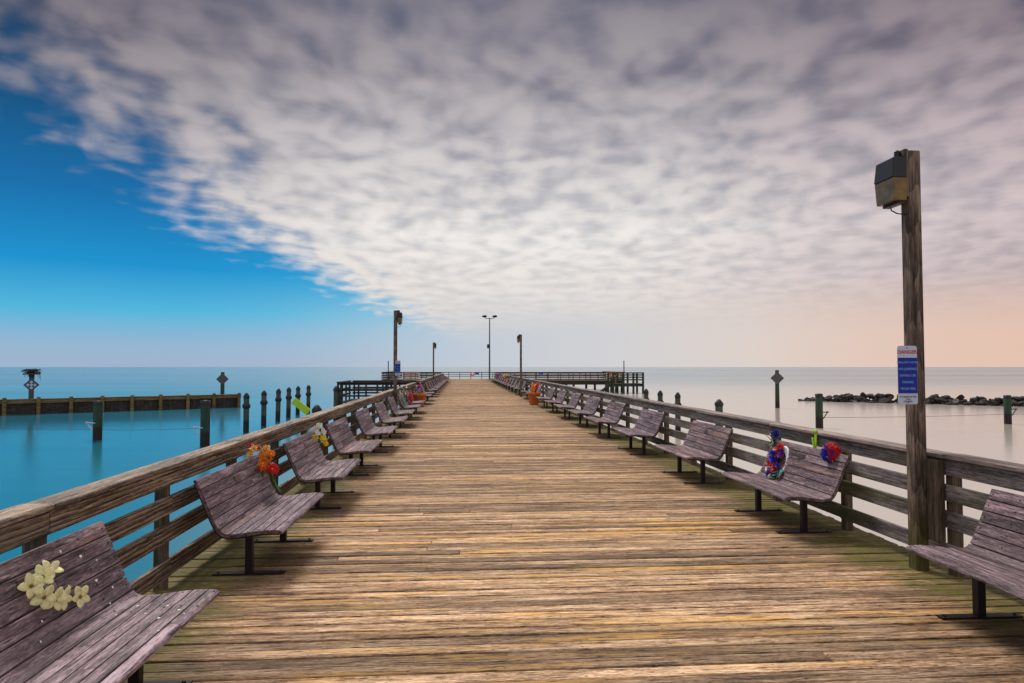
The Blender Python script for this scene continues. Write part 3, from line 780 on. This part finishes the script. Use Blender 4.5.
# danger signs
def text(s,size,parent,mat,x,z,y,bold=.0,name='lettering'):
    cu=bpy.data.curves.new(name,'FONT'); cu.body=s; cu.size=size; cu.align_x='CENTER'; cu.align_y='CENTER'; cu.offset=bold; cu.extrude=.0004
    tmp=bpy.data.objects.new(name,cu); COL.objects.link(tmp)
    bpy.context.view_layer.update()
    dg=bpy.context.evaluated_depsgraph_get()
    me=bpy.data.meshes.new_from_object(tmp.evaluated_get(dg))
    bpy.data.objects.remove(tmp); me.materials.clear(); me.materials.append(mat)
    o=bpy.data.objects.new(name,me); COL.objects.link(o); o.parent=parent
    o.rotation_euler=(math.pi/2,0,0); o.location=(x,y,z); return o
def roundrect(w,h,r,th,y,n=5):
    pts=[]
    for cx,cz,a0 in ((w/2-r,h/2-r,0),(-w/2+r,h/2-r,90),(-w/2+r,-h/2+r,180),(w/2-r,-h/2+r,270)):
        for i in range(n+1):
            a=rad(a0+90*i/n); pts.append((cx+r*math.cos(a),cz+r*math.sin(a)))
    k=len(pts); b=MB()
    vs=[(x,y,z) for x,z in pts]+[(x,y+th,z) for x,z in pts]
    fs=[tuple(range(k)),tuple(range(2*k-1,k-1,-1))]+[(i,k+i,k+(i+1)%k,(i+1)%k) for i in range(k)]
    b.add(vs,fs); return b
def danger_sign(loc,rz,label):
    t=thing('danger_sign',label,'sign',loc,rz)
    roundrect(.187,.55,.02,.004,0).build('plate',M['signwhite'],t)
    b=MB(); b.box((0,-.0012,-.005),(.183,.0015,.335)); b.build('blue_field',M['signblue'],t)
    text('DANGER',.046,t,M['signred'],0,.215,-.0014,.0012)
    for s,z in (('SHALLOW WATER',.118),('NO JUMPING',.056),('DIVING OR',-.006),('FISHING',-.068),('FROM PIER',-.130)):
        text(s,.030 if len(s)<13 else .0245,t,M['textblue'],0,z,-.0030,.0006)
    for s,z,k in (('BY ORDER OF THE',-.206,.019),('TOWN',-.228,.014),('COUNCIL',-.249,.019)): text(s,k,t,M['signblack'],0,z,-.0014,.0004)
    b=MB()
    for zz in (.255,-.262): b.cyl((0,-.001,zz),(0,-.005,zz),.006,.005,8)
    b.build('screw',M['greymetal'],t)
danger_sign((4.185,6.146,1.825),rad(-3),'blue and white danger sign on the nearest right lamp post')
danger_sign((-2.33,25.13,1.86),0,'blue and white danger sign on the left lamp post')
def blue_sign(loc,w,h,label):
    t=thing('notice_sign',label,'sign',loc)
    roundrect(w,h,.03,.01,0).build('plate',M['signblue'],t)
    b=MB()
    for k in (-.25,0,.25): b.box((0,-.0015,k*h),(w*.6,.002,h*.05))
    b.build('lettering',M['textblue'],t)
blue_sign((2.39,108.80,.90),.62,.36,'small blue notice on the railing at the far pier end')
blue_sign((10.9,94.10-.13-.02,1.03),.55,.32,'small blue notice on the right arm railing')
t=thing('life_ring','orange life ring on the far end railing beside the blue notice','life ring',(1.70,108.74,.80))
b=MB(); n=20;m=8;vs=[];fs=[]
for i in range(n):
    a=2*math.pi*i/n
    for j in range(m):
        q=2*math.pi*j/m; rr=.26+.07*math.cos(q); vs.append((rr*math.cos(a),.06*math.sin(q),rr*math.sin(a)))
for i in range(n):
    for j in range(m): fs.append((i*m+j,((i+1)%n)*m+j,((i+1)%n)*m+(j+1)%m,i*m+(j+1)%m))
b.add(vs,fs,0,.5,None,True); b.build('ring',M['orange'],t)

# floodlight mast
t=thing('floodlight_mast','tall slim mast with twin floodlights at the far pier end','floodlight mast',(4.25,105.5,0))
b=MB(); b.cyl((0,0,-.3),(0,0,9.5),.13,.075,14); b.build('mast',M['greymetal'],t)
b=MB(); b.cyl((-.62,0,9.42),(.62,0,9.42),.05,.05,8); b.build('crossarm',M['greymetal'],t)
for s in (-1,1):
    b=MB(); b.ball((s*.80,0,9.75),.5,0,(.78,.62,.40),10); b.cyl((s*.62,0,9.40),(s*.72,0,9.62),.045,.045,8); b.build('floodlight',M['black'],t)
b=MB(); b.box((-.22,0,5.1),(.34,.3,.62)); b.build('control_box',M['black'],t,bevel=.02)
# thin poles
for x,y,z1,lab in ((21.6,90.0,2.62,'thin bare pole beside the green landing on the right'),(-9.9,93.0,2.6,'thin bare pole at the end of the left arm')):
    t=thing('thin_pole',lab,'pole',(x,y,WZ)); b=MB(); b.cyl((0,0,-.5),(0,0,z1-WZ),.09,.06,10); b.build('shaft',M['pilecap'],t)
    b=MB(); b.ball((0,0,z1-WZ+.03),.09,0,(1,1,.9),6); b.build('finial',M['pilecap'],t)

# ------------------------------------------------------------------ green landing on the right
t=thing('boat_landing','green wooden boat landing with stairs at end of right pier arm','boat landing',(19.9,90.5,0))
q=MB()
for k in range(22): q.box((0+2.0,-1.5+.14*k,-.32),(4.0,.13,.05))
q.build('platform',M['greenw'],t)
for zz in (-.48,): 
    q=MB(); q.box((2.0,-1.45,zz),(4.1,.08,.40)); q.build('beam',M['greenw'],t)
    q=MB(); q.box((2.0,1.5,zz),(4.1,.08,.25)); q.build('beam',M['greenw'],t)
for x in (0,1.3,2.7,4.0):
    for y in (-1.55,1.6):
        q=MB(); q.box((x,y,-.4),(.24,.24,3.1)); q.build('post',M['greenw'],t,bevel=.01)
for zz in (.22,.55,.85,1.12):
    q=MB(); q.box((2.0,-1.66,zz),(4.15,.06,.16)); q.build('rail_board',M['greenw'],t)
q=MB(); q.box((4.1,0,1.12),(.05,3.2,.11)); q.build('rail_board',M['greenw'],t)
q=MB(); q.box((4.1,0,.55),(.05,3.2,.11)); q.build('rail_board',M['greenw'],t)
st=MB(); st.bar((-1.6,-1.2,-1.5),(.0,-1.2,-.3),.07,.24); st.bar((-1.6,-.2,-1.5),(0,-.2,-.3),.07,.24)
st_o=st.build('stair_stringer',M['greenw'],t)
q=MB()
for k in range(7): q.box((-1.5+.23*k,-.7,-1.36+.173*k),(.22,.95,.04))
q.build('tread',M['greenw'],st_o)
q=MB(); q.bar((-1.0,-1.25,-.1),(.6,-1.25,1.2),.07,.15); q.bar((-1.0,-1.25,-.5),(.6,-1.25,.75),.07,.14); q.build('handrail',M['greenw'],t)
for x,z in ((-.95,.0),(-.2,.6)):
    q=MB(); q.box((x,-1.31,z-.9),(.12,.10,1.8)); q.build('stair_post',M['greenw'],t)

# ------------------------------------------------------------------ pilings
def make_pile(h,r,mat,kind):
    """local z=0 at the water; kind: plain / capped"""
    t=thing('piling','x','piling',(0,0,WZ))
    b=MB(); prof=[(r*.98,-1.2),(r*1.02,0),(r,h*.5),(r*.97,h-.03),(r*.9,h)]
    b.lathe(prof,16,0,None,.03); b.add([(r*.9*math.cos(2*math.pi*i/16),r*.9*math.sin(2*math.pi*i/16),h) for i in range(16)],[tuple(range(16))]); b.build('shaft',mat,t)
    if kind=='capped':
        b=MB(); b.lathe([(r*1.06,h-.12),(r*1.10,h+.0),(r*.45,h+.17),(.001,h+.20)],14); b.build('cone_cap',M['pilecap'],t)
        b=MB(); b.lathe([(r*1.05,h-.66),(r*1.4,h-.60),(r*1.4,h-.46),(r*1.05,h-.40)],14); b.build('collar',M['pilecap'],t)
    if kind=='cone':
        b=MB(); b.lathe([(r*1.12,h-.12),(r*1.15,h+.0),(r*.4,h+.17),(.001,h+.19)],14); b.build('cone_cap',M['pilecap'],t)
    return t
def bracket(t,s,h):
    b=MB(); b.bar((0,-.17*1,h),(s*.42,-.17,h+.02),.05,.05); b.bar((s*.15,-.17,h-.36),(s*.38,-.17,h-.02),.045,.045); b.box((s*.40,-.17,h+.02),(.10,.10,.08)); b.build('bracket',M['signwhite'] if s<0 else M['greymetal'],t)
for x,y,h,s,lab in ((-17.45,34.3,1.85,-1,'green piling with white bracket, left one of the two in open water'),(-11.35,31.3,2.0,-1,'green piling with white bracket just before the piling row at left'),(20.5,38.0,1.95,1,'green piling with metal bracket beside the rock breakwater tip'),(33.5,39.8,1.75,1,'green piling with metal bracket at the right picture edge')):
    t=make_pile(h,.20,M['pile_g'],'plain'); t.location=(x,y,WZ); t['label']=lab; t['group']='green mooring pilings'
    b=MB(); b.lathe([(.205,h-.16),(.21,h+.01),(.001,h+.03)],14); b.build('cap',M['pilecap'],t)
    bracket(t,s,.82 if s<0 else .9)
p0=make_pile(1.92,.15,M['pile_d'],'capped'); p0['group']='capped pilings in a row beside the pier'
rows=[(-11.6,37.9),(-11.75,41.7),(-11.9,45.4),(-11.95,48.3),(-12.0,51.2),(-11.9,54.2)]
lab=['nearest capped piling of the left row']+['%s capped piling of the left row, counted from nearest'%ORD[i] for i in range(1,6)]
for i,(x,y) in enumerate(rows):
    t=p0 if i==0 else copy_tree(p0); t.location=(x,y,WZ); t['label']=lab[i]; t.rotation_euler=(R.uniform(-.02,.02),R.uniform(-.02,.02),R.random()*6)
for i,(x,y) in enumerate([(11.85,36.9),(11.75,39.9),(11.75,43.0)]):
    t=copy_tree(p0); t.location=(x,y,WZ); t['label']='capped piling behind the right railing, '+['nearest of three','middle of three','farthest of three'][i]; t.rotation_euler=(0,0,R.random()*6)
pc=make_pile(1.86,.17,M['pile_d'],'cone'); pc['group']='cone topped pilings close to the pier'
t=pc; t.location=(11.6,30.2,WZ); t['label']='cone topped piling alone behind the right railing near the wreath bench'
t=copy_tree(pc); t.location=(-5.6,27.0,WZ); t['label']='cone topped piling close behind the left railing by the lime board'
t=copy_tree(pc); t.location=(-6.75,37.6,WZ+.45); t['label']='cone topped piling at the outer corner of the small left platform'
pl=make_pile(1.45,.17,M['pile_d'],'plain'); pl['group']='support pilings under the pier'
sp=[(x,yy) for x in (-10.3,-7.5,-4.7,6.5,9.5,12.5,15.5,18.5,21.5,22.3) for yy in (94.3,101.0)]+[(-6.4,37.7),(-6.4,41.2),(-4.3,37.7)]+[(x,yy) for x in (-2.5,4.45) for yy in (6,12,18,24,30,36,42,50,58,66,74,82,90)]
for i,(x,y) in enumerate(sp):
    t=pl if i==0 else copy_tree(pl); t.location=(x,y,WZ-.15); t['label']='plain dark support piling standing under the pier deck'
# pier wing closed framing under the near edge
# cables between green pilings
def cable(p,q,sag,label):
    p=Vector(p);q=Vector(q); b=MB()
    pts=[p.lerp(q,i/16)+Vector((0,0,-sag*4*(i/16)*(1-i/16))) for i in range(17)]
    b.tube([k-p for k in pts],.011,6); o=b.build('mooring_cable',M['rope'],None,loc=p); tag(o,label,'cable')
cable((-45,44,-1.45),(-17.65,34.3,-1.1),.06,'thin cable from the left picture edge to the first green piling')
cable((-17.25,34.2,-1.1),(-11.55,31.3,-.80),.04,'thin cable strung between the two left green pilings')
cable((20.7,38.0,-1.0),(33.3,39.8,-1.0),.05,'thin cable strung between the two right green pilings')
cable((33.7,39.8,-1.0),(48,42.5,-1.0),.05,'thin cable running off to the right from the edge piling')

# ------------------------------------------------------------------ bulkhead (left breakwater wall)
A=Vector((-19.4,61.6,WZ)); B=Vector((-52,41.0,WZ)); dv=(B-A); Lb=dv.length; ang=math.atan2(dv.y,dv.x)
t=thing('bulkhead','low wooden breakwater wall standing in the water on the left','breakwater wall',A,ang)
top=1.12
q=MB(); q.box((Lb/2,.15,.3),(Lb,.10,1.5))
for k in range(int(Lb/.3)): q.box((.15+.3*k,.215,.3+R.uniform(-.02,.02)),(.27,.04,1.46))
q.build('sheet_wall',M['darkwing'],t)
q=MB(); q.box((Lb/2,.16,top-.03),(Lb,.34,.10)); q.build('cap_beam',M['bulk'],t,bevel=.01)
q=MB(); q.box((Lb/2,.30,top-.20),(Lb,.10,.22)); q.build('wale',M['bulk'],t,bevel=.01)
n=int(Lb/2.05)
for k in range(n+1):
    q=MB(); q.cyl((.2+2.05*k,.46,-.8),(.2+2.05*k,.46,top+.10),.14,.13,12); q.ball((.2+2.05*k,.46,top+.10),.14,0,(1,1,.5),6); q.build('post',M['bulk'],t)

# ------------------------------------------------------------------ daymarks
def daymark(x,y,h,s,zs,label,rz=0,nest=False,face='greymetal',pattern=False):
    t=thing('daymark',label,'daymark',(x,y,WZ),rz)
    b=MB(); b.lathe([(.19,-1.2),(.185,0),(.16,h),(.12,h+.02),(.001,h+.03)],14); b.build('piling_shaft',M['pile_g'] if not nest else M['pile_d'],t)
    T=Matrix.Translation((0,-.22,zs))@Matrix.Rotation(rad(45),4,'Y')
    b=MB(); b.box((0,0,0),(s,.03,s),0,.5,T)
    bd=b.build('diamond_board',M[face],t)
    b=MB()
    if pattern:
        k=s*.5
        for a,c,w,l in ((0,k-.06,.10,s-.04),(0,-k+.06,.10,s-.04)):
            b.box((a,-.018,c),(l,.006,w),0,.5,T); b.box((c,-.0185,a),(w,.006,l),0,.5,T)
        b.build('border',M['markblue'],bd)
        b=MB()
        for dx,dz in ((0,.16),(0,-.16),(.16,0),(-.16,0)): b.box((dx,-.018,dz),(.13,.006,.13),0,.5,T)
        b.build('mark',M['markblue'],bd)
    else:
        b.box((0,.03,0),(.08,.03,s*1.05),0,.5,T); b.build('batten',M['pilecap'],bd)
    if nest:
        b=MB()
        b.box((0,0,h+.02),(1.1,1.1,.08))
        b.build('nest_platform',M['darkwing'],t)
        b=MB()
        for k in range(260):
            a=R.uniform(0,6.28); rr=R.uniform(.1,.62); z=h+.08+R.uniform(0,.34)*(1-.35*rr)
            p=Vector((rr*math.cos(a),rr*math.sin(a),z)); d=Vector((-math.sin(a)+R.uniform(-.5,.5),math.cos(a)+R.uniform(-.5,.5),R.uniform(-.25,.25))).normalized()*R.uniform(.2,.42)
            b.cyl(p-d*.5,p+d*.5,.016,.010,5)
        for k in range(14):
            a=R.uniform(0,6.28); p=Vector((.58*math.cos(a),.58*math.sin(a),h+.12)); b.cyl(p,p+Vector((R.uniform(-.1,.1),R.uniform(-.1,.1),-R.uniform(.2,.6))),.014,.008,5)
        b.build('twig_nest',M['nest'],t)
daymark(-32.45,54.2,2.95,.72,2.15,'channel marker with osprey nest on top and blue bordered diamond board',rad(30),True,'signwhite',True)
daymark(-21.8,64.2,3.02,.76,2.40,'channel marker with grey diamond board by the end of the left wall',rad(15),False)
daymark(26.9,56.7,3.22,.78,2.55,'channel marker with dark diamond board left of the rock breakwater',rad(-20),False)

# ------------------------------------------------------------------ rock breakwater
rock_me=[]
for k in range(7):
    bm=bmesh.new(); bmesh.ops.create_icosphere(bm,subdivisions=2,radius=.5)
    pl_=[(Vector((R.gauss(0,1),R.gauss(0,1),R.gauss(0,1))).normalized(),R.uniform(.22,.38)) for _ in range(11)]
    for v in bm.verts:
        for nn,dd in pl_:
            e=v.co.dot(nn)-dd
            if e>0: v.co-=nn*e
        v.co+=Vector((R.uniform(-.02,.02),R.uniform(-.02,.02),R.uniform(-.02,.02)))
    me=bpy.data.meshes.new('boulder'); bm.to_mesh(me); bm.free(); me.materials.append(M['rock']); rock_me.append(me)
RA=Vector((35.6,69.2,WZ)); RB=Vector((53.5,55.5,WZ)); rd=(RB-RA); rL=rd.length; rd.normalize(); rn=Vector((-rd.y,rd.x,0))
for k in range(290):
    s=R.uniform(0,rL); w=R.uniform(-1.4,1.4); tap=min(1,.3+s/6)
    zmax=.80*tap*(1-abs(w)/1.9)
    z=R.uniform(.0,max(.05,zmax)) if k%2 else zmax
    sz=R.uniform(.5,1.08)*(.75+.25*tap)
    o=bpy.data.objects.new('boulder',R.choice(rock_me)); COL.objects.link(o)
    o.location=RA+rd*s+rn*w+Vector((0,0,z-.12)); o.scale=(sz*R.uniform(.9,1.5),sz,sz*R.uniform(.42,.68)); o.rotation_euler=(R.uniform(-.7,.7),R.uniform(-.7,.7),R.uniform(0,6.28))
    tag(o,'dark boulder heaped in the rock breakwater out on the right','boulder','boulders of the rock breakwater')

# splice block beside the near lamp post
t=MB(); t.box((0,0,.67),(.085,.14,.74)); o=t.build('rail_splice',M['post'],None,loc=(4.374,6.06,0),bevel=.005)
rr=[x for x in bpy.data.objects if x.name.startswith('railing') and 'right edge' in x.get('label','')][0]
mw=Matrix.Translation(rr.location)@rr.rotation_euler.to_matrix().to_4x4()
o.parent=rr; o.matrix_parent_inverse=mw.inverted()

# ------------------------------------------------------------------ render settings
SC.render.engine='CYCLES'
SC.view_settings.view_transform='Standard'; SC.view_settings.look='None'; SC.view_settings.exposure=0; SC.view_settings.gamma=1
SC.cycles.use_denoising=True
SC.cycles.max_bounces=6; SC.cycles.diffuse_bounces=3; SC.cycles.glossy_bounces=3
